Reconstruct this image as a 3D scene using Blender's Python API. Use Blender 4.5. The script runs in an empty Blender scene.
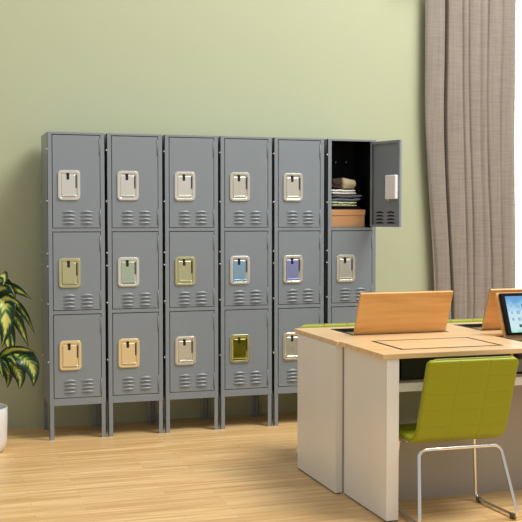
import bpy, bmesh, math, random
from mathutils import Vector, Matrix, noise
random.seed(7)
PI = math.pi
C = bpy.context.scene.collection

# ---------------------------------------------------------------- camera
F, PITCH, YAW = 1032.10, 0.04283, 0.31089
CAM = Vector((-0.65644, -6.08205, 1.30886))
cd = bpy.data.cameras.new('camera'); cam = bpy.data.objects.new('camera', cd); C.objects.link(cam)
cam.location = CAM; cam.rotation_euler = (PI/2 - PITCH, 0, -YAW)
cd.sensor_width = 36; cd.lens = F/522*36; cd.clip_start = .05
bpy.context.scene.camera = cam
FW = Vector((math.sin(YAW)*math.cos(PITCH), math.cos(YAW)*math.cos(PITCH), -math.sin(PITCH)))
RT = Vector((math.cos(YAW), -math.sin(YAW), 0)); UP = RT.cross(FW)
def at(u, v, y):                       # where the sight line of a photo point meets the plane y
    d = FW + RT*((u-261)/F) - UP*((v-261)/F)
    return CAM + d*((y-CAM.y)/d.y)

# ---------------------------------------------------------------- materials
def srgb(r, g, b):
    f = lambda c: (c/255/12.92) if c/255 <= .04045 else ((c/255+.055)/1.055)**2.4
    return (f(r), f(g), f(b), 1)
def mat(name, col, rough=.5, metal=0, spec=.5, coat=0, emit=0, bump=0, bscale=200, vary=0, vscale=8, stretch=(1,1,1)):
    m = bpy.data.materials.new(name); m.use_nodes = True
    nt = m.node_tree; b = nt.nodes['Principled BSDF']
    b.inputs['Base Color'].default_value = col; b.inputs['Roughness'].default_value = rough
    b.inputs['Metallic'].default_value = metal; b.inputs['Specular IOR Level'].default_value = spec
    b.inputs['Coat Weight'].default_value = coat; b.inputs['Coat Roughness'].default_value = .15
    tc = nt.nodes.new('ShaderNodeTexCoord'); mp = nt.nodes.new('ShaderNodeMapping')
    mp.inputs['Scale'].default_value = stretch; nt.links.new(tc.outputs['Object'], mp.inputs[0])
    if emit:
        b.inputs['Emission Color'].default_value = col; b.inputs['Emission Strength'].default_value = emit
    if vary:
        n = nt.nodes.new('ShaderNodeTexNoise'); n.inputs['Scale'].default_value = vscale; n.inputs['Detail'].default_value = 5
        nt.links.new(mp.outputs[0], n.inputs['Vector'])
        r = nt.nodes.new('ShaderNodeValToRGB'); r.color_ramp.elements[0].position = .3; r.color_ramp.elements[1].position = .7
        r.color_ramp.elements[0].color = tuple(c*(1-vary) for c in col[:3])+(1,)
        r.color_ramp.elements[1].color = tuple(min(1, c*(1+vary)) for c in col[:3])+(1,)
        nt.links.new(n.outputs['Fac'], r.inputs[0]); nt.links.new(r.outputs[0], b.inputs['Base Color'])
    if bump:
        n2 = nt.nodes.new('ShaderNodeTexNoise'); n2.inputs['Scale'].default_value = bscale; n2.inputs['Detail'].default_value = 3
        nt.links.new(mp.outputs[0], n2.inputs['Vector'])
        bp = nt.nodes.new('ShaderNodeBump'); bp.inputs['Strength'].default_value = bump; bp.inputs['Distance'].default_value = .001
        nt.links.new(n2.outputs['Fac'], bp.inputs['Height']); nt.links.new(bp.outputs[0], b.inputs['Normal'])
    return m

def wood(name, c1, c2, c3, rough=.35):
    m = bpy.data.materials.new(name); m.use_nodes = True; nt = m.node_tree; b = nt.nodes['Principled BSDF']
    tc = nt.nodes.new('ShaderNodeTexCoord'); mp = nt.nodes.new('ShaderNodeMapping'); mp.inputs['Scale'].default_value = (1.6, 22, 22)
    nt.links.new(tc.outputs['Object'], mp.inputs[0])
    n = nt.nodes.new('ShaderNodeTexNoise'); n.inputs['Scale'].default_value = 1.6; n.inputs['Detail'].default_value = 7; n.inputs['Distortion'].default_value = .6
    nt.links.new(mp.outputs[0], n.inputs['Vector'])
    r = nt.nodes.new('ShaderNodeValToRGB'); e = r.color_ramp.elements
    e[0].position = .32; e[0].color = c1; e[1].position = .68; e[1].color = c3
    x = e.new(.5); x.color = c2
    nt.links.new(n.outputs['Fac'], r.inputs[0]); nt.links.new(r.outputs[0], b.inputs['Base Color'])
    b.inputs['Roughness'].default_value = rough
    return m

def floor_mat():
    m = bpy.data.materials.new('light oak strip floor'); m.use_nodes = True; nt = m.node_tree; b = nt.nodes['Principled BSDF']
    tc = nt.nodes.new('ShaderNodeTexCoord')
    br = nt.nodes.new('ShaderNodeTexBrick')
    br.offset = .37; br.offset_frequency = 2; br.squash = 1
    br.inputs['Scale'].default_value = 1; br.inputs['Brick Width'].default_value = .62; br.inputs['Row Height'].default_value = .052
    br.inputs['Mortar Size'].default_value = .0008; br.inputs['Mortar Smooth'].default_value = .3
    br.inputs['Color1'].default_value = srgb(230, 193, 136); br.inputs['Color2'].default_value = srgb(219, 177, 118)
    br.inputs['Mortar'].default_value = srgb(196, 152, 100); br.inputs['Bias'].default_value = -.05
    nt.links.new(tc.outputs['Object'], br.inputs['Vector'])
    mp = nt.nodes.new('ShaderNodeMapping'); mp.inputs['Scale'].default_value = (1.1, 26, 1); nt.links.new(tc.outputs['Object'], mp.inputs[0])
    n = nt.nodes.new('ShaderNodeTexNoise'); n.inputs['Scale'].default_value = 1.5; n.inputs['Detail'].default_value = 6; n.inputs['Distortion'].default_value = .4
    nt.links.new(mp.outputs[0], n.inputs['Vector'])
    r = nt.nodes.new('ShaderNodeValToRGB'); e = r.color_ramp.elements
    e[0].position = .3; e[0].color = (.76, .72, .64, 1); e[1].position = .66; e[1].color = (1.14, 1.15, 1.17, 1)
    nt.links.new(n.outputs['Fac'], r.inputs[0])
    mx = nt.nodes.new('ShaderNodeMix'); mx.data_type = 'RGBA'; mx.blend_type = 'MULTIPLY'; mx.inputs['Factor'].default_value = 1
    nt.links.new(br.outputs['Color'], mx.inputs['A']); nt.links.new(r.outputs[0], mx.inputs['B'])
    nt.links.new(mx.outputs['Result'], b.inputs['Base Color'])
    b.inputs['Roughness'].default_value = .34
    return m

def leaf_mat():
    m = bpy.data.materials.new('variegated leaf'); m.use_nodes = True; nt = m.node_tree; b = nt.nodes['Principled BSDF']
    uv = nt.nodes.new('ShaderNodeUVMap'); uv.uv_map = 'UVMap'
    sx = nt.nodes.new('ShaderNodeSeparateXYZ'); nt.links.new(uv.outputs[0], sx.inputs[0])
    def M(op, a, bb=None, cl=False):
        k = nt.nodes.new('ShaderNodeMath'); k.operation = op; k.use_clamp = cl
        for i, v in enumerate((a, bb)):
            if v is None: continue
            if isinstance(v, (int, float)): k.inputs[i].default_value = v
            else: nt.links.new(v, k.inputs[i])
        return k.outputs[0]
    d = M('MULTIPLY', M('ABSOLUTE', M('SUBTRACT', sx.outputs[0], .5)), 2)        # 0 on the midrib, 1 on the rim
    # slanted side veins
    st = M('SINE', M('MULTIPLY', M('SUBTRACT', sx.outputs[1], M('MULTIPLY', d, .22)), 62))
    nz = nt.nodes.new('ShaderNodeTexNoise'); nz.inputs['Scale'].default_value = 13; nz.inputs['Detail'].default_value = 2
    tc = nt.nodes.new('ShaderNodeTexCoord'); nt.links.new(tc.outputs['Object'], nz.inputs['Vector'])
    f = M('ADD', M('ADD', d, M('MULTIPLY', st, .11)), M('MULTIPLY', M('SUBTRACT', nz.outputs['Fac'], .5), 1.5))
    r = nt.nodes.new('ShaderNodeValToRGB'); e = r.color_ramp.elements
    e[0].position = .06; e[0].color = srgb(210, 206, 104); e[1].position = .66; e[1].color = srgb(16, 42, 22)
    x = e.new(.26); x.color = srgb(120, 146, 56); x = e.new(.44); x.color = srgb(52, 92, 38)
    nt.links.new(f, r.inputs[0]); nt.links.new(r.outputs[0], b.inputs['Base Color'])
    b.inputs['Roughness'].default_value = .32; b.inputs['Specular IOR Level'].default_value = .5
    return m

def screen_mat():
    m = bpy.data.materials.new('lit desktop picture'); m.use_nodes = True; nt = m.node_tree; b = nt.nodes['Principled BSDF']
    tc = nt.nodes.new('ShaderNodeTexCoord'); sx = nt.nodes.new('ShaderNodeSeparateXYZ'); nt.links.new(tc.outputs['Object'], sx.inputs[0])
    mr = nt.nodes.new('ShaderNodeMapRange'); mr.inputs[1].default_value = 0.0; mr.inputs[2].default_value = .225
    n = nt.nodes.new('ShaderNodeTexNoise'); n.inputs['Scale'].default_value = 26; n.inputs['Detail'].default_value = 5
    nt.links.new(tc.outputs['Object'], n.inputs['Vector'])
    a = nt.nodes.new('ShaderNodeMath'); a.operation = 'MULTIPLY_ADD'; a.inputs[1].default_value = .09
    nt.links.new(n.outputs['Fac'], a.inputs[0]); nt.links.new(sx.outputs[2], a.inputs[2]); nt.links.new(a.outputs[0], mr.inputs[0])
    r = nt.nodes.new('ShaderNodeValToRGB'); e = r.color_ramp.elements
    e[0].position = .18; e[0].color = srgb(40, 150, 110); e[1].position = 1; e[1].color = srgb(96, 160, 215)
    for p, c in ((.27, srgb(120, 215, 175)), (.36, srgb(205, 236, 240)), (.66, srgb(196, 230, 242)), (.86, srgb(140, 198, 232))):
        x = e.new(p); x.color = c
    nt.links.new(mr.outputs[0], r.inputs[0])
    b.inputs['Base Color'].default_value = (.01, .01, .01, 1); b.inputs['Roughness'].default_value = .3
    nt.links.new(r.outputs[0], b.inputs['Emission Color']); b.inputs['Emission Strength'].default_value = .95
    return m

def curtain_mat():
    m = bpy.data.materials.new('taupe linen weave'); m.use_nodes = True; nt = m.node_tree; b = nt.nodes['Principled BSDF']
    tc = nt.nodes.new('ShaderNodeTexCoord')
    outs = []
    for sc in ((260, 260, 9), (26, 26, 420)):
        mp = nt.nodes.new('ShaderNodeMapping'); mp.inputs['Scale'].default_value = tuple(s*.25 for s in sc)
        nt.links.new(tc.outputs['Object'], mp.inputs[0])
        n = nt.nodes.new('ShaderNodeTexNoise'); n.inputs['Scale'].default_value = 1; n.inputs['Detail'].default_value = 3
        nt.links.new(mp.outputs[0], n.inputs['Vector']); outs.append(n.outputs['Fac'])
    a = nt.nodes.new('ShaderNodeMath'); a.operation = 'ADD'; nt.links.new(outs[0], a.inputs[0]); nt.links.new(outs[1], a.inputs[1])
    r = nt.nodes.new('ShaderNodeValToRGB'); r.color_ramp.elements[0].position = .38; r.color_ramp.elements[1].position = .62
    h = nt.nodes.new('ShaderNodeMath'); h.operation = 'MULTIPLY'; h.inputs[1].default_value = .5; nt.links.new(a.outputs[0], h.inputs[0])
    r.color_ramp.elements[0].color = srgb(136, 127, 118); r.color_ramp.elements[1].color = srgb(151, 142, 132)
    nt.links.new(h.outputs[0], r.inputs[0]); nt.links.new(r.outputs[0], b.inputs['Base Color'])
    b.inputs['Roughness'].default_value = .95; b.inputs['Specular IOR Level'].default_value = .1
    return m

def sheer_mat():
    m = bpy.data.materials.new('white sheer voile'); m.use_nodes = True; nt = m.node_tree
    for n in list(nt.nodes): nt.nodes.remove(n)
    o = nt.nodes.new('ShaderNodeOutputMaterial'); mx = nt.nodes.new('ShaderNodeMixShader'); m2 = nt.nodes.new('ShaderNodeMixShader')
    t = nt.nodes.new('ShaderNodeBsdfTransparent'); tl = nt.nodes.new('ShaderNodeBsdfTranslucent'); df = nt.nodes.new('ShaderNodeBsdfDiffuse')
    for s in (tl, df): s.inputs['Color'].default_value = (.93, .93, .91, 1)
    m2.inputs[0].default_value = .35; nt.links.new(tl.outputs[0], m2.inputs[1]); nt.links.new(df.outputs[0], m2.inputs[2])
    mx.inputs[0].default_value = .8; nt.links.new(t.outputs[0], mx.inputs[1]); nt.links.new(m2.outputs[0], mx.inputs[2])
    nt.links.new(mx.outputs[0], o.inputs[0]); return m
def pane_mat():
    m = bpy.data.materials.new('window glass'); m.use_nodes = True; nt = m.node_tree
    for n in list(nt.nodes): nt.nodes.remove(n)
    o = nt.nodes.new('ShaderNodeOutputMaterial'); mx = nt.nodes.new('ShaderNodeMixShader')
    t = nt.nodes.new('ShaderNodeBsdfTransparent'); g = nt.nodes.new('ShaderNodeBsdfGlossy'); g.inputs['Roughness'].default_value = .02
    mx.inputs[0].default_value = .06; nt.links.new(t.outputs[0], mx.inputs[1]); nt.links.new(g.outputs[0], mx.inputs[2])
    nt.links.new(mx.outputs[0], o.inputs[0]); return m

WALL = mat('sage green wall paint', srgb(182, 187, 155), .75, spec=.25, bump=.08, bscale=90)
FLOOR = floor_mat()
TRIM = mat('white window frame paint', srgb(236, 236, 230), .4)
STEEL = mat('grey powder coated steel', srgb(135, 143, 149), .36, spec=.5, bump=.06, bscale=500)
BLACK = mat('black interior sheet', srgb(24, 26, 29), .6, spec=.2)
CHROME = mat('polished chrome', (.82, .82, .80, 1), .12, 1)
BOLTM = mat('zinc bolt', srgb(215, 215, 210), .3, .6)
SLOT = mat('black slot', (.006, .006, .006, 1), .6)
TINTS = {  # all but silver paint coloured reflections into the plate colour
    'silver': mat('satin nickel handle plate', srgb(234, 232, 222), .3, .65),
    'warm': mat('champagne reflection tint', srgb(226, 222, 206), .26, .65),
    'green': mat('pale olive reflection tint', srgb(206, 204, 160), .24, .7),
    'gold': mat('pale gold reflection tint', srgb(240, 222, 176), .28, .6),
    'blue': mat('pale blue reflection tint', srgb(164, 202, 226), .28, .6),
    'violet': mat('pale violet reflection tint', srgb(158, 168, 216), .28, .6),
    'aqua': mat('grey aqua reflection tint', srgb(186, 204, 182), .28, .6),
    'olive': mat('olive reflection tint', srgb(142, 138, 44), .22, .8),
}
LATCHBOX = mat('white plastic latch cover', srgb(246, 243, 238), .4)
WOOD = wood('light beech desktop', srgb(214, 176, 124), srgb(226, 190, 140), srgb(234, 201, 154), .3)
LIDW = wood('orange beech lid', srgb(211, 158, 90), srgb(223, 171, 103), srgb(231, 181, 114), .36)
PANEL = mat('warm white laminate', srgb(232, 228, 220), .32, vary=.02, vscale=3)
UNDER = mat('grey taupe modesty panel', srgb(176, 168, 156), .5)
BEAM = mat('off white steel beam', srgb(220, 216, 204), .4)
BAY = mat('black monitor housing', srgb(22, 22, 24), .45)
BAYG = mat('grey cable housing', srgb(120, 122, 124), .45)
TRAY = mat('dark olive tray lining', srgb(128, 114, 74), .6)
LIME = mat('lime green upholstery', srgb(152, 160, 14), .42, bump=.25, bscale=260, spec=.4)
LIMED = mat('lime green piping', srgb(142, 146, 26), .5)
RUBBER = mat('brown grey rubber glide', srgb(96, 88, 66), .6)
CURT = curtain_mat(); SHEER = sheer_mat(); PANE = pane_mat()
LEAF = leaf_mat()
STEM = mat('brown woody stem', srgb(94, 78, 48), .8, bump=.6, bscale=60)
POT = mat('white ceramic pot', srgb(226, 224, 220), .3, spec=.5)
SOIL = mat('dark potting soil', srgb(50, 38, 28), .95, bump=1, bscale=80)
KRAFT = mat('kraft cardboard', srgb(206, 154, 104), .7, bump=.1, vary=.03)
CLOTH_W = mat('white cotton', srgb(232, 230, 220), .9, bump=.5, bscale=120)
CLOTH_G = mat('slate grey denim', srgb(108, 112, 122), .95, bump=.7, bscale=160, vary=.15, vscale=30)
CLOTH_K = mat('black cotton', srgb(26, 26, 28), .95, bump=.5)
CLOTH_P = mat('cream and green patterned cotton', srgb(200, 205, 165), .9, bump=.5, vary=.45, vscale=60)
CLOTH_B = mat('beige canvas', srgb(196, 180, 146), .9, bump=.6, bscale=110)
CLOTH_D = mat('dark brown canvas', srgb(60, 46, 36), .9, bump=.6)
BEZEL = mat('black gloss bezel', srgb(10, 10, 13), .45, spec=.15)
SCREEN = screen_mat()
ICON = mat('grey screen icon', srgb(120, 140, 160), .4, emit=.6)
ICOND = mat('dark screen icon', srgb(36, 70, 66), .4, emit=.3)

# ---------------------------------------------------------------- mesh helpers
def box(bm, x0, x1, y0, y1, z0, z1, mi=0):
    vs = [bm.verts.new(p) for p in ((x0,y0,z0),(x1,y0,z0),(x1,y1,z0),(x0,y1,z0),(x0,y0,z1),(x1,y0,z1),(x1,y1,z1),(x0,y1,z1))]
    fs = [(3,2,1,0),(4,5,6,7),(0,1,5,4),(1,2,6,5),(2,3,7,6),(3,0,4,7)]
    for f in fs: bm.faces.new([vs[i] for i in f]).material_index = mi
    return vs
def tube(bm, pts, r, seg=12, closed=False):
    pts = [Vector(p) for p in pts]; n = len(pts); rings = []; up = None
    for i, p in enumerate(pts):
        a = pts[(i-1) % n] if (closed or i > 0) else p; b = pts[(i+1) % n] if (closed or i < n-1) else p
        t = (b-a).normalized()
        if up is None:
            up = Vector((0,0,1)) if abs(t.z) < .9 else Vector((1,0,0))
        s = t.cross(up).normalized(); up = s.cross(t).normalized()
        rr = r(i) if callable(r) else r
        rings.append([bm.verts.new(p + (s*math.cos(2*PI*k/seg) + up*math.sin(2*PI*k/seg))*rr) for k in range(seg)])
    for i in range(n if closed else n-1):
        A, B = rings[i], rings[(i+1) % n]
        for k in range(seg): bm.faces.new((A[k], A[(k+1) % seg], B[(k+1) % seg], B[k])).smooth = True
    if not closed:
        bm.faces.new(rings[0][::-1]); bm.faces.new(rings[-1])
def lathe(bm, prof, cx, cy, seg=40):
    rings = []
    for r, z in prof: rings.append([bm.verts.new((cx+r*math.cos(2*PI*k/seg), cy+r*math.sin(2*PI*k/seg), z)) for k in range(seg)])
    for A, B in zip(rings, rings[1:]):
        for k in range(seg): bm.faces.new((A[k], A[(k+1) % seg], B[(k+1) % seg], B[k])).smooth = True
    bm.faces.new(rings[0][::-1]); bm.faces.new(rings[-1])
def fillet(pts, rad, n=6):
    pts = [Vector(p) for p in pts]; out = [pts[0]]
    for a, b, c in zip(pts, pts[1:], pts[2:]):
        u = (a-b); v = (c-b); r = min(rad, u.length*.45, v.length*.45)
        p, q = b+u.normalized()*r, b+v.normalized()*r
        for k in range(n+1):
            t = k/n; out.append(p*(1-t)**2 + b*2*t*(1-t) + q*t*t)
    out.append(pts[-1]); return out
def rrect(x0, x1, z0, z1, r, n=5):
    o = []
    for cx, cz, a in ((x1-r, z0+r, -90), (x1-r, z1-r, 0), (x0+r, z1-r, 90), (x0+r, z0+r, 180)):
        for k in range(n+1):
            t = math.radians(a+90*k/n); o.append((cx+r*math.cos(t), cz+r*math.sin(t)))
    return o
def loops(bm, rings, cap0=False, cap1=False, smooth=False):   # rings: lists of 3d points of the same length
    R = [[bm.verts.new(p) for p in ring] for ring in rings]; n = len(R[0])
    for A, B in zip(R, R[1:]):
        for k in range(n): bm.faces.new((A[k], A[(k+1) % n], B[(k+1) % n], B[k])).smooth = smooth
    if cap0: bm.faces.new(R[0][::-1])
    if cap1: bm.faces.new(R[-1])
def obj(name, bm, mats, parent=None, bevel=0, loc=None, seg=2):
    bmesh.ops.recalc_face_normals(bm, faces=bm.faces[:])
    me = bpy.data.meshes.new(name); bm.to_mesh(me); bm.free()
    for m in (mats if isinstance(mats, (list, tuple)) else [mats]): me.materials.append(m)
    o = bpy.data.objects.new(name, me); C.objects.link(o)
    if parent: o.parent = parent
    if loc: o.location = loc
    if bevel:
        b = o.modifiers.new('bevel', 'BEVEL'); b.width = bevel; b.segments = seg; b.limit_method = 'ANGLE'; b.angle_limit = math.radians(40)
    return o
def bxo(name, dims, m, parent=None, bevel=0):
    bm = bmesh.new(); box(bm, *dims); return obj(name, bm, m, parent, bevel)
def thing(name, label, cat, loc=(0,0,0), rz=0, group=None):
    o = bpy.data.objects.new(name, None); C.objects.link(o); o.location = loc; o.rotation_euler = (0,0,rz); o.empty_display_size = .1
    o['label'] = label; o['category'] = cat
    if group: o['group'] = group
    return o
def tag(o, label, cat, group=None):
    o['label'] = label; o['category'] = cat
    if group: o['group'] = group
    return o
def struct(o): o['kind'] = 'structure'; return o
def dup(root, loc, label, group=None):
    r = root.copy(); C.objects.link(r); r.location = loc; r['label'] = label
    if group: r['group'] = group
    for ch in list(root.children):
        c = ch.copy(); C.objects.link(c); c.parent = r
        for g in ch.children:
            d = g.copy(); C.objects.link(d); d.parent = c
    return r

# ---------------------------------------------------------------- room
X0, X1, Y0, Y1, ZC = -3.2, 4.9, -8.2, .40, 3.0
struct(bxo('floor', (X0-.1, X1+.1, Y0-.1, Y1+.1, -.1, 0), FLOOR))
def holed(name, axis, at0, at1, a0, a1, h, m):
    bm = bmesh.new(); w0, w1, z0, z1 = h
    for s in ((a0, w0, 0, ZC), (w1, a1, 0, ZC), (w0, w1, 0, z0), (w0, w1, z1, ZC)):
        if axis == 'x': box(bm, s[0], s[1], at0, at1, s[2], s[3])
        else: box(bm, at0, at1, s[0], s[1], s[2], s[3])
    return struct(obj(name, bm, m))
holed('wall_back', 'x', Y1, Y1+.1, X0-.1, X1+.1, (2.96, 4.6, .25, 2.92), WALL)
w = tag(bpy.data.objects.new('window_1', None), 'bright daylight window behind white sheer', 'window'); C.objects.link(w); w.location = (3.78, .45, .25); struct(w)
del w['label']; del w['category']
bm = bmesh.new()
for d in ((2.96, 3.02, .25, 2.92), (4.54, 4.6, .25, 2.92), (3.02, 4.54, .25, .31), (3.02, 4.54, 2.86, 2.92), (3.75, 3.81, .31, 2.86)):
    box(bm, d[0]-3.78, d[1]-3.78, -.03, .03, d[2]-.25, d[3]-.25)
obj('window_frame', bm, TRIM, w)
bm = bmesh.new(); box(bm, -.76, .76, -.004, .004, .06, 2.61); obj('glass', bm, PANE, w)

# sheer and heavy curtain
def curtain(name, xl, xr, yb, z0, z1, amp, waves, m, seed, nx=260, nz=60, soft=1.0):
    bm = bmesh.new(); G = []
    for j in range(nz+1):
        t = j/nz; z = z0+(z1-z0)*t; row = []
        L, R_ = xl(z), xr(z)
        for i in range(nx+1):
            s = i/nx
            y = yb + amp*soft*folds(s, waves, seed, t)
            row.append(bm.verts.new((L+(R_-L)*s, y, z)))
        G.append(row)
    for j in range(nz):
        for i in range(nx): bm.faces.new((G[j][i], G[j][i+1], G[j+1][i+1], G[j+1][i])).smooth = True
    o = obj(name, bm, m)
    sd = o.modifiers.new('cloth thickness', 'SOLIDIFY'); sd.thickness = .003
    return o
def folds(s, waves, seed, t):
    w_ = s + .03*math.sin(2*PI*s*1.7+seed) + .008*math.sin(3*t+9*s)
    return math.sin(2*PI*w_*waves) * (.75+.35*math.sin(5*s+seed)) + .18*math.sin(2*PI*w_*waves*2.3+seed+t)
# the heavy curtain: broad flat pleats parted by narrow deep creases
CREASE = [(.0, .02, .8), (.215, .011, 4.4), (.40, .010, .6), (.475, .010, .8), (.60, .02, .3), (.685, .012, .9), (.83, .014, .6), (1.0, .03, 1)]
def pleats(s, t):
    y = 0
    for c, wd, dp in CREASE:
        cc = c + .012*math.sin(2.2*t+c*9)
        y += dp*math.exp(-((s-cc)/wd)**2)
    ctr = [c[0] for c in CREASE]
    for a, b in zip(ctr, ctr[1:]):
        if a <= s <= b: y -= .55*math.sin(PI*(s-a)/(b-a))
    return y
bm = bmesh.new(); G = []; NX, NZ = 340, 50
for j in range(NZ+1):
    t = j/NZ; z = .03+(2.93-.03)*t; row = []
    u = max(0, min(1, (2.2-z)/1.6)); u = u*u*(3-2*u)
    L = 2.583+.088*u; R_ = 3.289+.02*u
    for i in range(NX+1):
        s = i/NX; row.append(bm.verts.new((L+(R_-L)*s, .330+.0115*pleats(s, t*3), z)))
    G.append(row)
for j in range(NZ):
    for i in range(NX): bm.faces.new((G[j][i], G[j][i+1], G[j+1][i+1], G[j+1][i])).smooth = True
o = obj('curtain', bm, CURT); sd = o.modifiers.new('cloth thickness', 'SOLIDIFY'); sd.thickness = .004
tag(o, 'taupe linen curtain hanging in long pleats at the window edge', 'curtain')
o = curtain('sheer_curtain', lambda z: 2.965, lambda z: 4.595, .409, .255, 2.915, .009, 20, SHEER, 2.1, nx=420, nz=12)
tag(o, 'white sheer curtain in front of the bright window, right of the taupe curtain', 'curtain')
bm = bmesh.new(); tube(bm, [(2.4, .30, 2.955), (4.8, .30, 2.955)], .016)
o = obj('curtain_rod', bm, TRIM); tag(o, 'white curtain rod above the window', 'rod')

# ---------------------------------------------------------------- lockers
W, GAP, GAP5, HL, D, H = .33024, .01599, .0264, .20028, .34, 1.80
DX0, DX1 = .0275, .3035                          # door opening
DW = DX1-DX0
ROWS = [(1.244, 1.785, 1.406), (.762, 1.219, .894), (.2455, .735, .409)]   # door bottom, top, handle bottom
LOUV = [1.307, .817, .314]
def body_mesh():
    bm = bmesh.new(); t = .002
    # side panels run down past the floor pan, cut off at the front corner
    for x in (0, W-t):
        pts = [(0, HL), (0, H), (D, H), (D, HL-.0), (.0, HL)]
        box(bm, x, x+t, 0, D, HL, H)
    box(bm, 0, W, D-t, D, HL, H); box(bm, 0, W, 0, D, H-t, H); box(bm, 0, W, 0, D, HL, HL+t)
    p = .0245
    box(bm, 0, p, 0, .02, HL, H); box(bm, W-p+.0, W, 0, .02, HL, H)
    box(bm, p, W-p, 0, .02, 1.788, H); box(bm, p, W-p, 0, .02, HL, .2425)
    for z0, z1 in ((1.222, 1.241), (.738, .759)):
        box(bm, p, W-p, 0, .02, z0, z1); box(bm, t, W-t, .02, D-t, z1-.004, z1-.001)
    return bm
def leg_bm(x0, front):
    bm = bmesh.new(); s = .0255; t = .0025
    left = x0 < W/2; y0, y1 = (0, s) if front else (D-s, D)
    yf = y0 if front else y1-t
    box(bm, x0, x0+s, yf, yf+t, .004, HL+.03 if not front else HL)
    xs = x0 if left else x0+s-t
    box(bm, xs, xs+t, y0, y1, .004, HL)
    box(bm, x0-.001, x0+s+.001, y0-.0005, y1+.0005, 0, .006)
    return bm
def louvers_bm(xa, zc, sgn=1, n=4):
    bm = bmesh.new(); w_ = .079; nu, nv = 18, 6
    for r in range(n):
        zb = zc + (1.5-r)*.0218 - .006; G = []
        for j in range(nv+1):
            v = j/nv; row = []
            for i in range(nu+1):
                u = i/nu; arch = max(0, math.sin(PI*u))**.9
                zz = zb + .0110*v*arch + .0030*arch
                yy = -(.0085*math.cos(v*PI/2)**.8*arch) - .0006
                row.append(bm.verts.new((xa+w_*u, yy*sgn, zz)))
            G.append(row)
        for j in range(nv):
            for i in range(nu): bm.faces.new((G[j][i], G[j][i+1], G[j+1][i+1], G[j+1][i])).smooth = True
        # dark opening below the hood
        base = [bm.verts.new((xa+w_*i/nu, -.0004*sgn, zb-.0004)) for i in range(nu+1)]
        for i in range(nu): bm.faces.new((G[0][i], G[0][i+1], base[i+1], base[i])).material_index = 0
    return bm
def door_bm(z0, z1):
    # hinge edge at x=0, reaching to x=-DW; front face at y=0
    bm = bmesh.new(); g = .0012; a, b = -DW+g, -g; c, d = g, z1-z0-g
    box(bm, a, b, 0, .002, c, d)
    for q in ((a, a+.002, c, d), (b-.002, b, c, d), (a, b, c, c+.002), (a, b, d-.002, d)): box(bm, q[0], q[1], .002, .018, q[2], q[3])
    for q in ((a, a+.016, c, d), (b-.016, b, c, d), (a, b, c, c+.016), (a, b, d-.016, d)): box(bm, q[0], q[1], .016, .018, q[2], q[3])
    return bm
PW, PH = .128, .174
def plate_bm():
    bm = bmesh.new()
    def ring(ins, r, y, extra=0): return [(x, y, z) for x, z in rrect(ins, PW-ins-0, ins+extra, PH-ins, r)]
    loops(bm, [ring(0, .022, -.0002), ring(0, .022, -.005), ring(.003, .019, -.008), ring(.013, .012, -.008), ring(.016, .010, -.0065), ring(.018, .008, -.0012)], cap1=True)
    return bm
def latch_bm():
    bm = bmesh.new()
    def ring(i, y): return [(x, y, z) for x, z in rrect(.021+i, .100-i, .030+i, .146-i, .006)]
    loops(bm, [ring(0, -.0012), ring(0, -.0055), ring(.0015, -.0065)], cap1=True)
    # lifted lip below
    def r2(i, y): return [(x, y, z) for x, z in rrect(.020+i, .106-i, .018+i, .028-i, .004)]
    loops(bm, [r2(0, -.0012), r2(0, -.009), r2(.002, -.011)], cap1=True)
    # small stud
    st = [[(.062+.0035*math.cos(2*PI*k/12), y, .052+.0035*math.sin(2*PI*k/12)) for k in range(12)] for y in (-.006, -.0085)]
    loops(bm, st, cap1=True)
    return bm
def slot_bm():
    bm = bmesh.new()
    def r(x0, x1, z0, z1, y, rr): return [(x, y, z) for x, z in rrect(x0, x1, z0, z1, rr)]
    loops(bm, [r(.049, .065, .119, .158, -.0012, .004), r(.049, .065, .119, .158, -.0072, .004)], cap1=True)
    loops(bm, [r(.1015, .1075, .072, .146, -.0012, .002), r(.1015, .1075, .072, .146, -.0045, .002)], cap1=True)
    return bm
def hinge_bm(zc):
    bm = bmesh.new(); tube(bm, [(-.0015, -.0015, zc-.045), (-.0015, -.0015, zc+.045)], .003, 8)
    return bm

names = ['leftmost', 'second from left', 'third from left', 'fourth from left', 'fifth from left', 'rightmost']
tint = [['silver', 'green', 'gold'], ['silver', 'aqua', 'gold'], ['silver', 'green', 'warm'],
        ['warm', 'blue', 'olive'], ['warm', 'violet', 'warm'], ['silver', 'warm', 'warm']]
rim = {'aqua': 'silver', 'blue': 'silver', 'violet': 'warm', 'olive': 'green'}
labels = ['grey three-door metal locker column at the left end of the row, beside the plant',
          'grey metal locker column with a grey-green reflection tint on its middle handle plate, second from the plant',
          'grey metal locker column, third from the plant, with a pale olive reflection tint on its middle handle plate',
          'grey metal locker column with light blue middle and olive bottom reflection tints on its handle plates',
          'grey metal locker column with a violet-blue reflection tint on its middle handle plate, left of the open one',
          'grey metal locker column at the right end, its top door standing open on clothes']
shared = {}
def smesh(key, fn, mats, bevel=0):
    if key not in shared:
        o = obj(key.split('|')[0], fn(), mats, None, 0); shared[key] = o.data; bpy.data.objects.remove(o)
    return shared[key]
def child(name, me, parent, loc=(0,0,0), mtl=None, bevel=0):
    o = bpy.data.objects.new(name, me); C.objects.link(o); o.parent = parent; o.location = loc
    if mtl: o.material_slots[0].link = 'OBJECT'; o.material_slots[0].material = mtl
    if bevel:
        b = o.modifiers.new('bevel', 'BEVEL'); b.width = bevel; b.segments = 2; b.limit_method = 'ANGLE'
    return o
ux = [i*(W+GAP) + (GAP5-GAP if i == 5 else 0) for i in range(6)]
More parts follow.
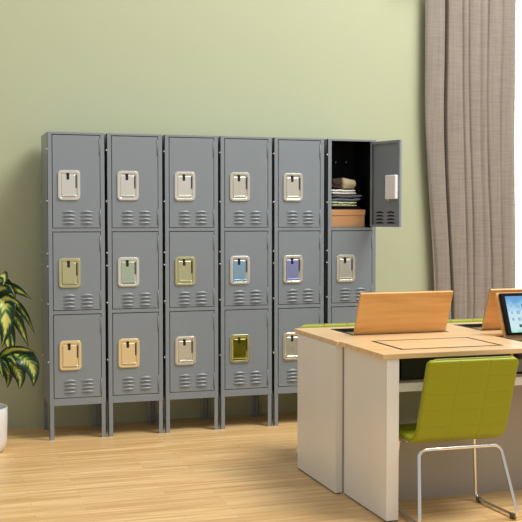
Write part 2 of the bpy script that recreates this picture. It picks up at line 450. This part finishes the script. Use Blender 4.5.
# every column is built from the same meshes, linked anew for each one
for i in range(6):
    t = thing('locker', labels[i], 'locker', (ux[i], 0, 0), 0, 'row of grey three-door lockers')
    child('body', smesh('body', body_mesh, STEEL), t, bevel=.0012)
    for x0 in (0, W-.0255):
        for fr in (True, False):
            child('leg', smesh(f'leg|{x0}{fr}', lambda: leg_bm(x0, fr), STEEL), t)
    def bolt():
        bm = bmesh.new(); tube(bm, [(0, 0, 0), (-.007, 0, 0)], .0055, 10); tube(bm, [(-.006, 0, 0), (-.009, 0, 0)], .0038, 10); return bm
    for zb in (1.70, 1.40, 1.095, 1.02, .80, .46):
        child('bolt', smesh('bolt', bolt, BOLTM), t, (0, .006, zb))
        if i == 0: child('bolt', smesh('bolt', bolt, BOLTM), t, (0, D-.02, zb))
    for k, (z0, z1, zh) in enumerate(ROWS):
        d = child('door', smesh(f'door|{k}', lambda: door_bm(z0, z1), STEEL), t, (DX1, 0, z0))
        d.rotation_euler = (0, 0, math.radians(107) if (i == 5 and k == 0) else 0)
        hx = .0585-DX1
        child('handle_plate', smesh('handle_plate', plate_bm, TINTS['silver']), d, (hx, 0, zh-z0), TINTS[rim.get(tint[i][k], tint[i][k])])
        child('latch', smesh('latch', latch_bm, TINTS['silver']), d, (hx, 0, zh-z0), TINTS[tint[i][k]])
        child('lock_slot', smesh('lock_slot', slot_bm, SLOT), d, (hx, 0, zh-z0))
        for xa in (.0805, .1850):
            child('vent', smesh('vent', lambda: louvers_bm(0, 0), [STEEL, SLOT]), d, (xa-DX1, 0, LOUV[k]-z0))
        for zz in (.065, z1-z0-.065):
            child('hinge', smesh('hinge', lambda: hinge_bm(0), STEEL), d, (0, 0, zz))
        if i == 5 and k == 0:
            bm = bmesh.new(); box(bm, hx-.018, hx+.078, .002, .042, zh-z0+.012, zh-z0+PH-.012)
            o = obj('latch_cover', bm, LATCHBOX, d, .006, seg=3)
            for q in (.05, .12):
                bm = bmesh.new(); tube(bm, [(hx+.078, .03, zh-z0+q), (hx+.092, .03, zh-z0+q)], .0045, 8); obj('latch_pin', bm, CHROME, d)
            bm = bmesh.new(); tube(bm, [(hx+.06, .03, zh-z0+.013), (hx+.06, .03, zh-z0+.0)], .006, 8); obj('latch_pin', bm, CHROME, d)
            # the pressed slots seen from inside: dark openings
            bm = bmesh.new()
            for xa in (.084, .1885):
                for r in range(4):
                    zb = LOUV[k]-z0+(1.5-r)*.0218-.006; n = 16; lo = []; hi = []
                    for q in range(n+1):
                        u = q/n; ar = max(0, math.sin(PI*u))**.55
                        lo.append(bm.verts.new((xa-DX1+.079*u, .0024, zb-.002))); hi.append(bm.verts.new((xa-DX1+.079*u, .0024, zb-.0015+.0115*ar)))
                    for q in range(n): bm.faces.new((lo[q], lo[q+1], hi[q+1], hi[q]))
            obj('vent_opening', bm, SLOT, d)
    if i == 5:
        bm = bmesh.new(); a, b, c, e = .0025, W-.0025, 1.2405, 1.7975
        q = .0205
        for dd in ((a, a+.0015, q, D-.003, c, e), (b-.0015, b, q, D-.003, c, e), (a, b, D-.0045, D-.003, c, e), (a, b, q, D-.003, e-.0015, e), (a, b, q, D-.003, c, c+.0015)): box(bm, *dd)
        obj('interior_lining', bm, BLACK, t)  # near-black sheets covering the inside of the open bay
        for hxx in (.10, .175, .25):
            bm = bmesh.new(); tube(bm, fillet([(hxx, D-.005, 1.66), (hxx, D-.03, 1.66), (hxx, D-.035, 1.682)], .01), .0045, 8); obj('coat_hook', bm, CHROME, t)
LX = ux[5]
# ---- things kept in the open locker
zs = 1.2425
bt = thing('cardboard_box', 'brown cardboard shoebox on the shelf of the open locker, under folded clothes', 'box', (LX+.150, .125, zs))
bxo('box_base', (-.118, .118, -.088, .100, 0, .074), KRAFT, bt, .002)
bxo('box_lid', (-.121, .121, -.091, .103, .0745, .112), KRAFT, bt, .002)
def folded(name, label, cx, cy, z, w_, d_, h_, m, layers, seed):
    bm = bmesh.new(); lh = h_/layers
    for L in range(layers):
        nu, nv = 22, 10; a = w_/2*(1-.05*random.random()); b = d_/2*(1-.05*random.random()); zc = lh*(L+.5)
        ox = (random.random()-.5)*.012
        rings = []
        for j in range(nv):
            th = 2*PI*j/nv; pts = []
            for i in range(nu+1):
                x = -1+2*i/nu; ed = (1-abs(x)**6)**.5
                yy = -b*(.92+.08*ed) if False else None
                y_ = b*math.copysign(abs(math.cos(th))**.35, math.cos(th))*(.9+.1*ed)
                z_ = lh*.5*math.copysign(abs(math.sin(th))**.6, math.sin(th))*max(.25, ed)
                nzv = noise.noise(Vector((x*2.3+seed, y_*22, L*3.1)))
                nz2 = noise.noise(Vector((x*5+seed*2, L*5.1, 4)))
                ff = min(1, (zc+z_)/.008)
                pts.append((a*x+ox, y_*(1+.10*nz2), zc + z_*.97 + nzv*lh*.35*ff))
            rings.append(pts)
        V = [[bm.verts.new(p) for p in r] for r in rings]
        for j in range(nv):
            A, B = V[j], V[(j+1) % nv]
            for i in range(nu): bm.faces.new((A[i], A[i+1], B[i+1], B[i])).smooth = True
        bm.faces.new([r[0] for r in V]); bm.faces.new([r[-1] for r in V][::-1])
    o = obj(name, bm, m, loc=(cx, cy, z)); o.modifiers.new('smooth', 'SUBSURF').levels = 1; o.modifiers[-1].render_levels = 1
    return tag(o, label, 'clothes', 'folded clothes in the open locker')
zc = zs+.113
folded('folded_shirt', 'black folded cloth lying straight on the cardboard box', LX+.145, .125, zc, .215, .17, .018, CLOTH_K, 2, 1)
folded('folded_shirt', 'cream and green patterned folded shirt between black cloth and grey jeans', LX+.130, .12, zc+.019, .195, .175, .032, CLOTH_P, 2, 5)
folded('folded_jeans', 'slate grey folded jeans in the middle of the clothes stack', LX+.145, .125, zc+.052, .225, .18, .042, CLOTH_G, 2, 9)
folded('folded_shirt', 'white folded shirt on top of the grey jeans', LX+.122, .12, zc+.095, .185, .175, .032, CLOTH_W, 2, 13)
rl = thing('rolled_bag', 'rolled beige canvas bag with dark brown end on top of the clothes stack', 'bag', (LX+.137, .12, zc+.134))
def roll(x0, x1, r0, r1, sd):
    bm = bmesh.new(); rings = []; n = 10
    for i in range(n+1):
        t_ = i/n; rr = r0+(r1-r0)*t_; e = min(1, (min(t_, 1-t_)*n+.55)/1.3)
        rings.append([(x0+(x1-x0)*t_, rr*1.1*e*math.cos(2*PI*k/24)*(1+.08*noise.noise(Vector((t_*4, k*.5, sd)))), .036-.10*(x0+(x1-x0)*t_)*.0 + rr*e*math.sin(2*PI*k/24)*(1+.08*noise.noise(Vector((t_*4, k*.6, sd+3))))) for k in range(24)])
    loops(bm, rings, True, True, smooth=True); return bm
o = obj('bag_body', roll(-.004, .098, .0360, .0270, 1), CLOTH_B, rl); o.rotation_euler = (0, math.radians(4), 0)
o = obj('bag_end', roll(-.070, -.002, .0265, .0350, 4), CLOTH_D, rl); o['label'] = 'dark brown end'
bm = bmesh.new(); tube(bm, fillet([(-.07, -.02, .03), (-.078, -.045, .012), (-.05, -.07, .008), (-.01, -.06, .006)], .02), .0035, 8); obj('strap', bm, CLOTH_D, rl)

# ---------------------------------------------------------------- desks
def grid_top(bm, xs, ys, z0, z1, holes):
    V = {}
    def v(x, y, z):
        k = (round(x, 5), round(y, 5), z)
        if k not in V: V[k] = bm.verts.new((x, y, z))
        return V[k]
    nx, ny = len(xs)-1, len(ys)-1
    ok = lambda i, j: 0 <= i < nx and 0 <= j < ny and (i, j) not in holes
    for i in range(nx):
        for j in range(ny):
            if not ok(i, j): continue
            a, b, c, d = xs[i], xs[i+1], ys[j], ys[j+1]
            for z in (z0, z1): bm.faces.new((v(a,c,z), v(b,c,z), v(b,d,z), v(a,d,z)))
            for q, (p1, p2) in {(i-1, j): ((a,c),(a,d)), (i+1, j): ((b,c),(b,d)), (i, j-1): ((a,c),(b,c)), (i, j+1): ((a,d),(b,d))}.items():
                if not ok(*q): bm.faces.new((v(*p1,z0), v(*p2,z0), v(*p2,z1), v(*p1,z1)))
ZT, TT = .725, .022
XE = 2.72
def frame_bm(x0, x1, y0, y1, w_, z0, z1):
    bm = bmesh.new()
    box(bm, x0, x1, y0, y0+w_, z0, z1); box(bm, x0, x1, y1-w_, y1, z0, z1)
    box(bm, x0, x0+w_, y0+w_, y1-w_, z0, z1); box(bm, x1-w_, x1, y0+w_, y1-w_, z0, z1)
    return bm
def tray_bm(x0, x1, y0, y1, zb, z1):
    bm = bmesh.new(); t_ = .006
    box(bm, x0, x1, y0, y1, zb, zb+t_)
    box(bm, x0, x0+t_, y0, y1, zb+t_, z1); box(bm, x1-t_, x1, y0, y1, zb+t_, z1)
    box(bm, x0+t_, x1-t_, y0, y0+t_, zb+t_, z1); box(bm, x0+t_, x1-t_, y1-t_, y1, zb+t_, z1)
    return bm
def monitor_lid(parent, x0, x1, yb, yt, zt, side, show):
    """upright lid carrying a screen; side=-1: the screen faces -y"""
    w_ = x1-x0; h_ = math.hypot(zt-ZT, yt-yb); ang = math.atan2(yt-yb, zt-ZT)     # lean
    below = .022
    l = bpy.data.objects.new('lid', None)
    bm = bmesh.new(); th = .016
    box(bm, 0, w_, -th/2, th/2, -below, h_)
    l = obj('lid', bm, LIDW, parent, .002); l.location = (x0, yb, ZT); l.rotation_euler = (-ang, 0, 0)
    s = side
    bm = bmesh.new(); ya, yb2 = sorted((s*th/2, s*(th/2+.020))); box(bm, .010, w_-.010, ya, yb2, .004, h_-.008); obj('monitor', bm, BEZEL, l, .004)
    ya = s*(th/2+.0205)
    bm = bmesh.new(); r_ = rrect(.032, w_-.032, .012, h_-.026, .003)
    bm.faces.new([bm.verts.new((x, ya, z)) for x, z in r_])
    if show:
        rnd = random.Random(3)
        for cx_ in range(12):
            for cz_ in range(4):
                if rnd.random() < .25: continue
                xx = .055+cx_*.034; zz = .045+cz_*.034; q = .0055+rnd.random()*.004
                f = bm.faces.new([bm.verts.new((xx+a*q, ya+s*.0004, zz+b*q)) for a, b in ((-1,-1),(1,-1),(1,1),(-1,1))])
                f.material_index = 1 if rnd.random() < .75 else 2
    obj('screen', bm, [SCREEN, ICON, ICOND] if show else [BEZEL], l)
    return l

# far desk (next to the lockers)
bd = thing('computer_desk', 'beech computer desk nearer the lockers with two lids raised, backs towards the camera', 'desk', (0, 0, 0), 0, 'beech computer desks standing back to back')
xs = [1.155, 1.322, 1.850, 2.038, 2.565, XE]; ys = [-1.608, -1.400, -1.100, -1.012]
bm = bmesh.new(); grid_top(bm, xs, ys, ZT-TT, ZT, {(1, 1), (3, 1)}); obj('desktop', bm, WOOD, bd, .0015)
bxo('side_panel', (1.151, 1.185, -1.604, -1.075, .006, ZT-TT), PANEL, bd, .001)
bxo('side_panel', (XE-.04, XE-.006, -1.597, -1.075, .006, ZT-TT), PANEL, bd, .001)
bxo('foot_strip', (1.155, 1.183, -1.593, -1.08, 0, .006), SLOT, bd)
bxo('foot_strip', (XE-.038, XE-.008, -1.593, -1.08, 0, .006), SLOT, bd)
bxo('modesty_panel', (1.185, XE-.04, -1.604, -1.590, .02, ZT-TT), UNDER, bd)
for a, b in ((1.322, 1.850), (2.038, 2.565)):
    obj('lid_frame', frame_bm(a, b, -1.400, -1.100, .014, ZT-.011, ZT+.0012), SLOT, bd)
    obj('tray', tray_bm(a, b, -1.400, -1.100, .7015, ZT-.012), TRAY, bd)
monitor_lid(bd, 1.336, 1.838, -1.380, -1.462, .937, 1, False)
monitor_lid(bd, 2.052, 2.552, -1.380, -1.462, .940, 1, False)
# near desk
nd = thing('computer_desk', 'beech computer desk nearer the camera with one lid flat and a lit monitor raised', 'desk', (0, 0, 0), 0, 'beech computer desks standing back to back')
xs = [1.168, 1.312, 1.822, 1.975, 2.52, XE]; ys = [-2.092, -1.974, -1.643, -1.6095]
bm = bmesh.new(); grid_top(bm, xs, ys, ZT-TT, ZT, {(1, 1), (3, 1)}); obj('desktop', bm, WOOD, nd, .0015)
bxo('side_panel', (1.190, 1.247, -2.088, -1.611, .006, ZT-TT), PANEL, nd, .001)
bxo('side_panel', (XE-.055, XE-.006, -2.088, -1.616, .006, ZT-TT), PANEL, nd, .001)
bxo('foot_strip', (1.195, 1.245, -2.084, -1.62, 0, .006), SLOT, nd)
bxo('foot_strip', (XE-.053, XE-.008, -2.084, -1.62, 0, .006), SLOT, nd)
bxo('modesty_panel', (1.237, XE-.055, -1.79, -1.772, .0, .575), UNDER, nd)
bxo('cross_beam', (1.237, XE-.055, -2.05, -2.02, .552, .589), BEAM, nd, .002)
for a, b in ((1.312, 1.822), (1.975, 2.52)):
    obj('lid_frame', frame_bm(a, b, -1.974, -1.643, .016, ZT-TT, ZT+.0008), SLOT, nd)
bm = bmesh.new(); box(bm, 1.328, 1.806, -1.958, -1.659, ZT-.018, ZT+.0004); obj('lid', bm, WOOD, nd)
obj('monitor_housing', tray_bm(1.30, 1.835, -2.0, -1.62, .60, ZT-TT), BAY, nd)
o = obj('monitor_housing', tray_bm(1.995, 2.55, -2.0, -1.62, .60, ZT-TT), BAY, nd)
bxo('cable_box', (1.87, 1.985, -2.0, -1.70, .602, .665), BAYG, nd, .006)
bxo('keyboard_shelf', (1.237, XE-.055, -2.0, -1.80, .594, .5985), BAY, nd)
bxo('divider', (1.838, 1.850, -2.01, -1.75, .660, ZT-TT), LIDW, nd)
monitor_lid(nd, 1.998, 2.508, -1.680, -1.598, .932, -1, True)

# ---------------------------------------------------------------- chair
def chair(loc, rz, label):
    t = thing('office_chair', label, 'chair', loc, rz, 'lime green sled chairs')
    WB = .42
    prof = fillet([(0, .34, .350), (0, .30, .356), (0, .035, .338), (0, -.09, .713)], .085, 12)   # (x, y forward+, z)
    prof = [Vector(p) for p in prof]
    # resample
    L = [0]
    for a, b in zip(prof, prof[1:]): L.append(L[-1]+(b-a).length)
    def P(s):
        s *= L[-1]
        for k in range(len(L)-1):
            if s <= L[k+1] or k == len(L)-2:
                f = (s-L[k])/(L[k+1]-L[k]); p = prof[k].lerp(prof[k+1], f); return p, (prof[k+1]-prof[k]).normalized()
    NV, NU = 220, 110; back, front = [], []
    tot = L[-1]; TH = .026
    for j in range(NV+1):
        s = j/NV; p, tn = P(s); nrm = Vector((0, tn.z, -tn.y))          # towards the sitter / upwards is -nrm
        if nrm.y > 0 and s > .9: pass
        # nrm should point outward (down/back)
        if nrm.z > 0 and s < .3: nrm = -nrm
        dd = min(s, 1-s)*tot; rc = .028
        inset = 0 if dd > rc else rc - math.sqrt(max(0, rc*rc-(rc-dd)**2))
        hw = WB/2-inset; rb, rf = [], []
        for i in range(NU+1):
            u = -1+2*i/NU; x = hw*u
            g = 0
            if s*tot > .02:
                for xx in (-.07, .07): g = max(g, math.exp(-((x-xx)/.0042)**2))
                for k in range(9):
                    g = max(g, math.exp(-((s*tot-(.06+k*.078))/.0045)**2))
            edge = min((WB/2-abs(x)), dd+.001); e = min(1, edge/.012); pf = TH*(.55+.45*math.sqrt(max(0, 1-(1-e)**2)))
            rb.append(p + nrm*(pf*.5 - .0034*g) + Vector((x, 0, 0)))
            rf.append(p - nrm*(pf*.5 - .0022*g) + Vector((x, 0, 0)))
        back.append(rb); front.append(rf)
    bm = bmesh.new()
    A = [[bm.verts.new(q) for q in r] for r in back]; B = [[bm.verts.new(q) for q in r] for r in front]
    for j in range(NV):
        for i in range(NU):
            bm.faces.new((A[j][i], A[j][i+1], A[j+1][i+1], A[j+1][i])).smooth = True
            bm.faces.new((B[j][i], B[j+1][i], B[j+1][i+1], B[j][i+1])).smooth = True
        for i in (0, NU): bm.faces.new((A[j][i], A[j+1][i], B[j+1][i], B[j][i])).smooth = True
    for j in (0, NV):
        for i in range(NU): bm.faces.new((A[j][i], B[j][i], B[j][i+1], A[j][i+1])).smooth = True
    obj('seat_shell', bm, LIME, t)
    # piping along the outer rim
    rim = []
    for side in (1, -1):
        seq = range(4, NV-3, 2) if side == 1 else range(NV-4, 3, -2)
        for j in seq:
            q = back[j][NU if side == 1 else 0]; r = front[j][NU if side == 1 else 0]; rim.append((q*.85+r*.15))
        if side == 1: rim += [back[NV][i]*.85+front[NV][i]*.15 for i in range(NU-3, 2, -4)]
        else: rim += [back[0][i]*.85+front[0][i]*.15 for i in range(3, NU-2, 4)]
    bm = bmesh.new(); tube(bm, rim, .0042, 8, closed=True); obj('seat_piping', bm, LIMED, t)
    # sled frame: crossbar under the seat, rear legs, floor runners, front legs
    r = .0078; zt = .314
    pts = []
    def side(s):
        return [(s*.193, .030, zt), (s*.232, -.064, r+.006), (s*.208, .275, r+.006), (s*.186, .255, zt+.014), (s*.186, .16, zt+.014)]
    a, b = side(-1), side(1)
    path = fillet(a[::-1] + b, .035, 7)
    bm = bmesh.new(); tube(bm, path, r, 12); obj('frame', bm, CHROME, t)
    bm = bmesh.new(); tube(bm, [(-.186, .21, zt+.014), (.186, .21, zt+.014)], r*.9, 10); obj('cross_bar', bm, CHROME, t)
    for s in (-1, 1):
        for yy in (-.037, .235):
            bm = bmesh.new(); gx = .229 if yy < 0 else .211; tube(bm, [(s*gx, yy, r+.0046), (s*gx, yy+.022, r+.0046)], .0122, 12); obj('glide', bm, RUBBER, t)
    return t
ch = chair((1.513, -2.168, 0), math.radians(-1.5), 'lime green quilted chair with chrome sled frame pushed in at the near desk')
dup(ch, (1.478, -.865, 0), 'lime green chair behind the left raised lid of the far desk').rotation_euler = (0, 0, PI)
dup(ch, (2.26, -.865, 0), 'lime green chair behind the far desk, showing between its two raised lids').rotation_euler = (0, 0, PI)

# ---------------------------------------------------------------- plant
pc = at(-21, 440, -.16); px_, py_ = pc.x, -.16
pt = thing('potted_plant', 'potted plant with drooping yellow and green leaves in a white pot, beside the lockers', 'plant', (px_, py_, 0))
bm = bmesh.new()
lathe(bm, [(.128, 0), (.140, .008), (.152, .06), (.156, .16), (.157, .245), (.155, .248), (.150, .246), (.148, .20)], 0, 0, 56); obj('pot', bm, POT, pt)
bm = bmesh.new(); lathe(bm, [(.145, .19), (.147, .211), (.09, .223), (.01, .225)], 0, 0, 40); obj('soil', bm, SOIL, pt)
def leaf(bm, uvl, pts, wid, side, cup=.25, n=16):
    """pts: bezier control points; side: preferred width direction"""
    P = [Vector(p) for p in pts]
    def bz(t):
        if len(P) == 3: return P[0]*(1-t)**2+P[1]*2*t*(1-t)+P[2]*t*t
        return P[0]*(1-t)**3+P[1]*3*t*(1-t)**2+P[2]*3*t*t*(1-t)+P[3]*t**3
    m_ = 8; G = []
    for i in range(n+1):
        t = i/n; c = bz(t); tn = (bz(min(1, t+.01))-bz(max(0, t-.01))).normalized()
        s = (Vector(side)-tn*Vector(side).dot(tn)).normalized(); nr = s.cross(tn)
        w_ = wid*.56*(math.sin(PI*min(1, max(0, (t-.05)/.95))**.72)**.85 if t > .05 else 0) + .0018*(1-t)
        row = []
        for k in range(m_+1):
            u = -1+2*k/m_
            rip = .05*wid*math.sin(t*16+u*2)*abs(u)
            row.append(bm.verts.new(c + s*(w_*u) + nr*(-cup*w_*u*u + rip + .03*wid*(abs(u) < .1))))
        G.append(row)
    for i in range(n):
        for k in range(m_):
            f = bm.faces.new((G[i][k], G[i][k+1], G[i+1][k+1], G[i+1][k])); f.smooth = True
            for lp, (a, b) in zip(f.loops, ((i,k),(i,k+1),(i+1,k+1),(i+1,k))): lp[uvl].uv = (b/m_, a/n)
def foliage(leaves, name='leaves'):
    bm = bmesh.new(); uvl = bm.loops.layers.uv.new('UVMap')
    for pts, wid, side in leaves: leaf(bm, uvl, [Vector(p)-Vector((px_, py_, 0)) for p in pts], wid, side)
    o = obj(name, bm, LEAF, pt); sd = o.modifiers.new('thickness', 'SOLIDIFY'); sd.thickness = .0012
    return o
def PL(*a):          # photo points -> plant space, each with its own distance
    return [at(u, v, y) for u, v, y in a]
S = Vector((1, 0, .0))
up_l, lo_l = [], []
Yp = py_
# leaves that show at the left edge of the photo
up_l += [
 (PL((-8, 306, Yp), (8, 300, Yp+.03), (20, 312, Yp+.03), (24, 330, Yp+.03)), .055, (.9,.3,.3)),
 (PL((-10, 304, Yp), (2, 296, Yp-.10), (12, 296, Yp-.15), (20, 306, Yp-.17)), .05, (.4,-.3,1)),
 (PL((-6, 316, Yp), (0, 322, Yp-.02), (8, 334, Yp-.03), (9, 356, Yp-.03)), .06, (1,.3,.1)),
 (PL((-14, 300, Yp), (0, 262, Yp-.03), (10, 276, Yp-.10), (2, 286, Yp-.13)), .05, (.9,0,.5)),
 (PL((-16, 303, Yp), (-4, 268, Yp-.05), (12, 280, Yp-.08), (16, 300, Yp-.12)), .05, (.8,-.4,.5)),
 (PL((-14, 306, Yp), (2, 280, Yp-.06), (14, 284, Yp-.10), (32, 300, Yp-.14)), .062, (.3,-.3,1)),
 (PL((-12, 308, Yp), (6, 292, Yp-.02), (22, 300, Yp-.05), (35, 335, Yp-.06)), .052, (.8,-.3,.5)),
 (PL((-10, 302, Yp-.02), (6, 286, Yp-.12), (10, 318, Yp-.18), (2, 347, Yp-.17)), .100, (1,0,.1)),
 (PL((-10, 310, Yp), (14, 306, Yp), (20, 322, Yp-.04), (29, 348, Yp-.05)), .058, (.9,-.3,.3)),
 (PL((-12, 312, Yp), (4, 318, Yp+.04), (14, 330, Yp+.05), (13, 352, Yp+.04)), .06, (1,.2,0)),
 (PL((-14, 312, Yp), (-6, 300, Yp-.10), (-8, 325, Yp-.16), (-12, 352, Yp-.15)), .09, (1,.1,0)),
]
lo_l += [
 (PL((-6, 366, Yp), (6, 346, Yp-.04), (18, 346, Yp-.07), (38, 353, Yp-.09)), .045, (.2,-.4,1)),
 (PL((-4, 368, Yp), (8, 350, Yp-.05), (12, 356, Yp-.09), (17, 366, Yp-.12)), .045, (.9,-.3,.4)),
 (PL((6, 362, Yp-.02), (24, 350, Yp-.05), (38, 364, Yp-.10), (33, 387, Yp-.10)), .098, (1,-.2,.1)),
 (PL((2, 362, Yp), (14, 362, Yp-.01), (24, 374, Yp-.04), (19, 389, Yp-.04)), .08, (1,0,0)),
 (PL((-4, 364, Yp), (6, 362, Yp), (11, 374, Yp), (7, 388, Yp)), .058, (1,.1,0)),
 (PL((-8, 368, Yp), (2, 354, Yp-.06), (6, 360, Yp-.10), (10, 374, Yp-.11)), .045, (.8,-.3,.4)),
 (PL((-8, 366, Yp), (-4, 354, Yp-.08), (0, 362, Yp-.12), (3, 378, Yp-.13)), .05, (1,-.3,.2)),
 (PL((-6, 364, Yp), (8, 352, Yp+.03), (20, 352, Yp+.05), (30, 362, Yp+.05)), .05, (.3,.3,1)),
]
# the rest of both crowns, outside the frame
rnd = random.Random(11)
cu = at(-21, 300, Yp); cl = at(-12, 366, Yp)
for k in range(16):
    a = PI*.45 + PI*1.15*k/16 + rnd.random()*.2; r_ = .17+.08*rnd.random(); dz = rnd.uniform(-.2, .06)
    d = Vector((math.cos(a), math.sin(a), 0)); base = cu+Vector((0, 0, rnd.uniform(-.08, .06)))
    up_l.append(([base, base+d*r_*.4+Vector((0,0,.10)), base+d*r_*.9+Vector((0,0,.06+dz*.3)), base+d*r_*1.15+Vector((0,0,dz))], rnd.uniform(.06, .09), Vector((-d.y, d.x, .1))))
for k in range(8):
    a = PI*.6 + PI*.9*k/8; r_ = .14+.06*rnd.random(); dz = rnd.uniform(-.14, -.02)
    d = Vector((math.cos(a), math.sin(a), 0)); base = cl
    lo_l.append(([base, base+d*r_*.4+Vector((0,0,.07)), base+d*r_*.9+Vector((0,0,.03)), base+d*r_*1.1+Vector((0,0,dz))], rnd.uniform(.05, .08), Vector((-d.y, d.x, .1))))
o = foliage(up_l); o['label'] = 'upper crown of leaves'
o = foliage(lo_l); o['label'] = 'lower crown of leaves'
bm = bmesh.new(); loc = lambda v: v-Vector((px_, py_, 0))
tube(bm, fillet([(0, 0, .19), (.0, .0, .35), loc(cl)*.3+Vector((0,0,cl.z*.7)), loc(cu)+Vector((0,0,.05))], .05), .012, 10)
tube(bm, fillet([(0, 0, .30), loc(cl)*.6+Vector((0,0,cl.z*.4-.02)), loc(at(4, 362, Yp))], .04), .008, 8)
obj('stem', bm, STEM, pt)

# ---------------------------------------------------------------- light
def area(name, loc, rot, sx, sy, power, col):
    l = bpy.data.lights.new(name, 'AREA'); l.shape = 'RECTANGLE'; l.size = sx; l.size_y = sy; l.energy = power; l.color = col
    o = bpy.data.objects.new(name, l); C.objects.link(o); o.location = loc; o.rotation_euler = rot; return o
area('window_daylight', (3.78, 1.6, 1.6), (-PI/2, 0, 0), 2.4, 3.0, 330, (1, .99, .97))
key = area('unseen_key_light', (4.2, -3.0, 7.0), (0, 0, 0), 3.4, 3.4, 640, (1, .985, .96))  # added unseen area light, placed high to steer locker and desk shadows
key.rotation_euler = (Vector((.9, .2, 1.2))-key.location).to_track_quat('-Z', 'Y').to_euler()
wd = bpy.data.worlds.new('bright sky'); bpy.context.scene.world = wd; wd.use_nodes = True
b = wd.node_tree.nodes['Background']; b.inputs[0].default_value = (.97, .985, 1, 1); b.inputs[1].default_value = .52

vs = bpy.context.scene.view_settings
vs.view_transform = 'Standard'; vs.look = 'None'; vs.gamma = 1; vs.exposure = 0; vs.use_curve_mapping = False
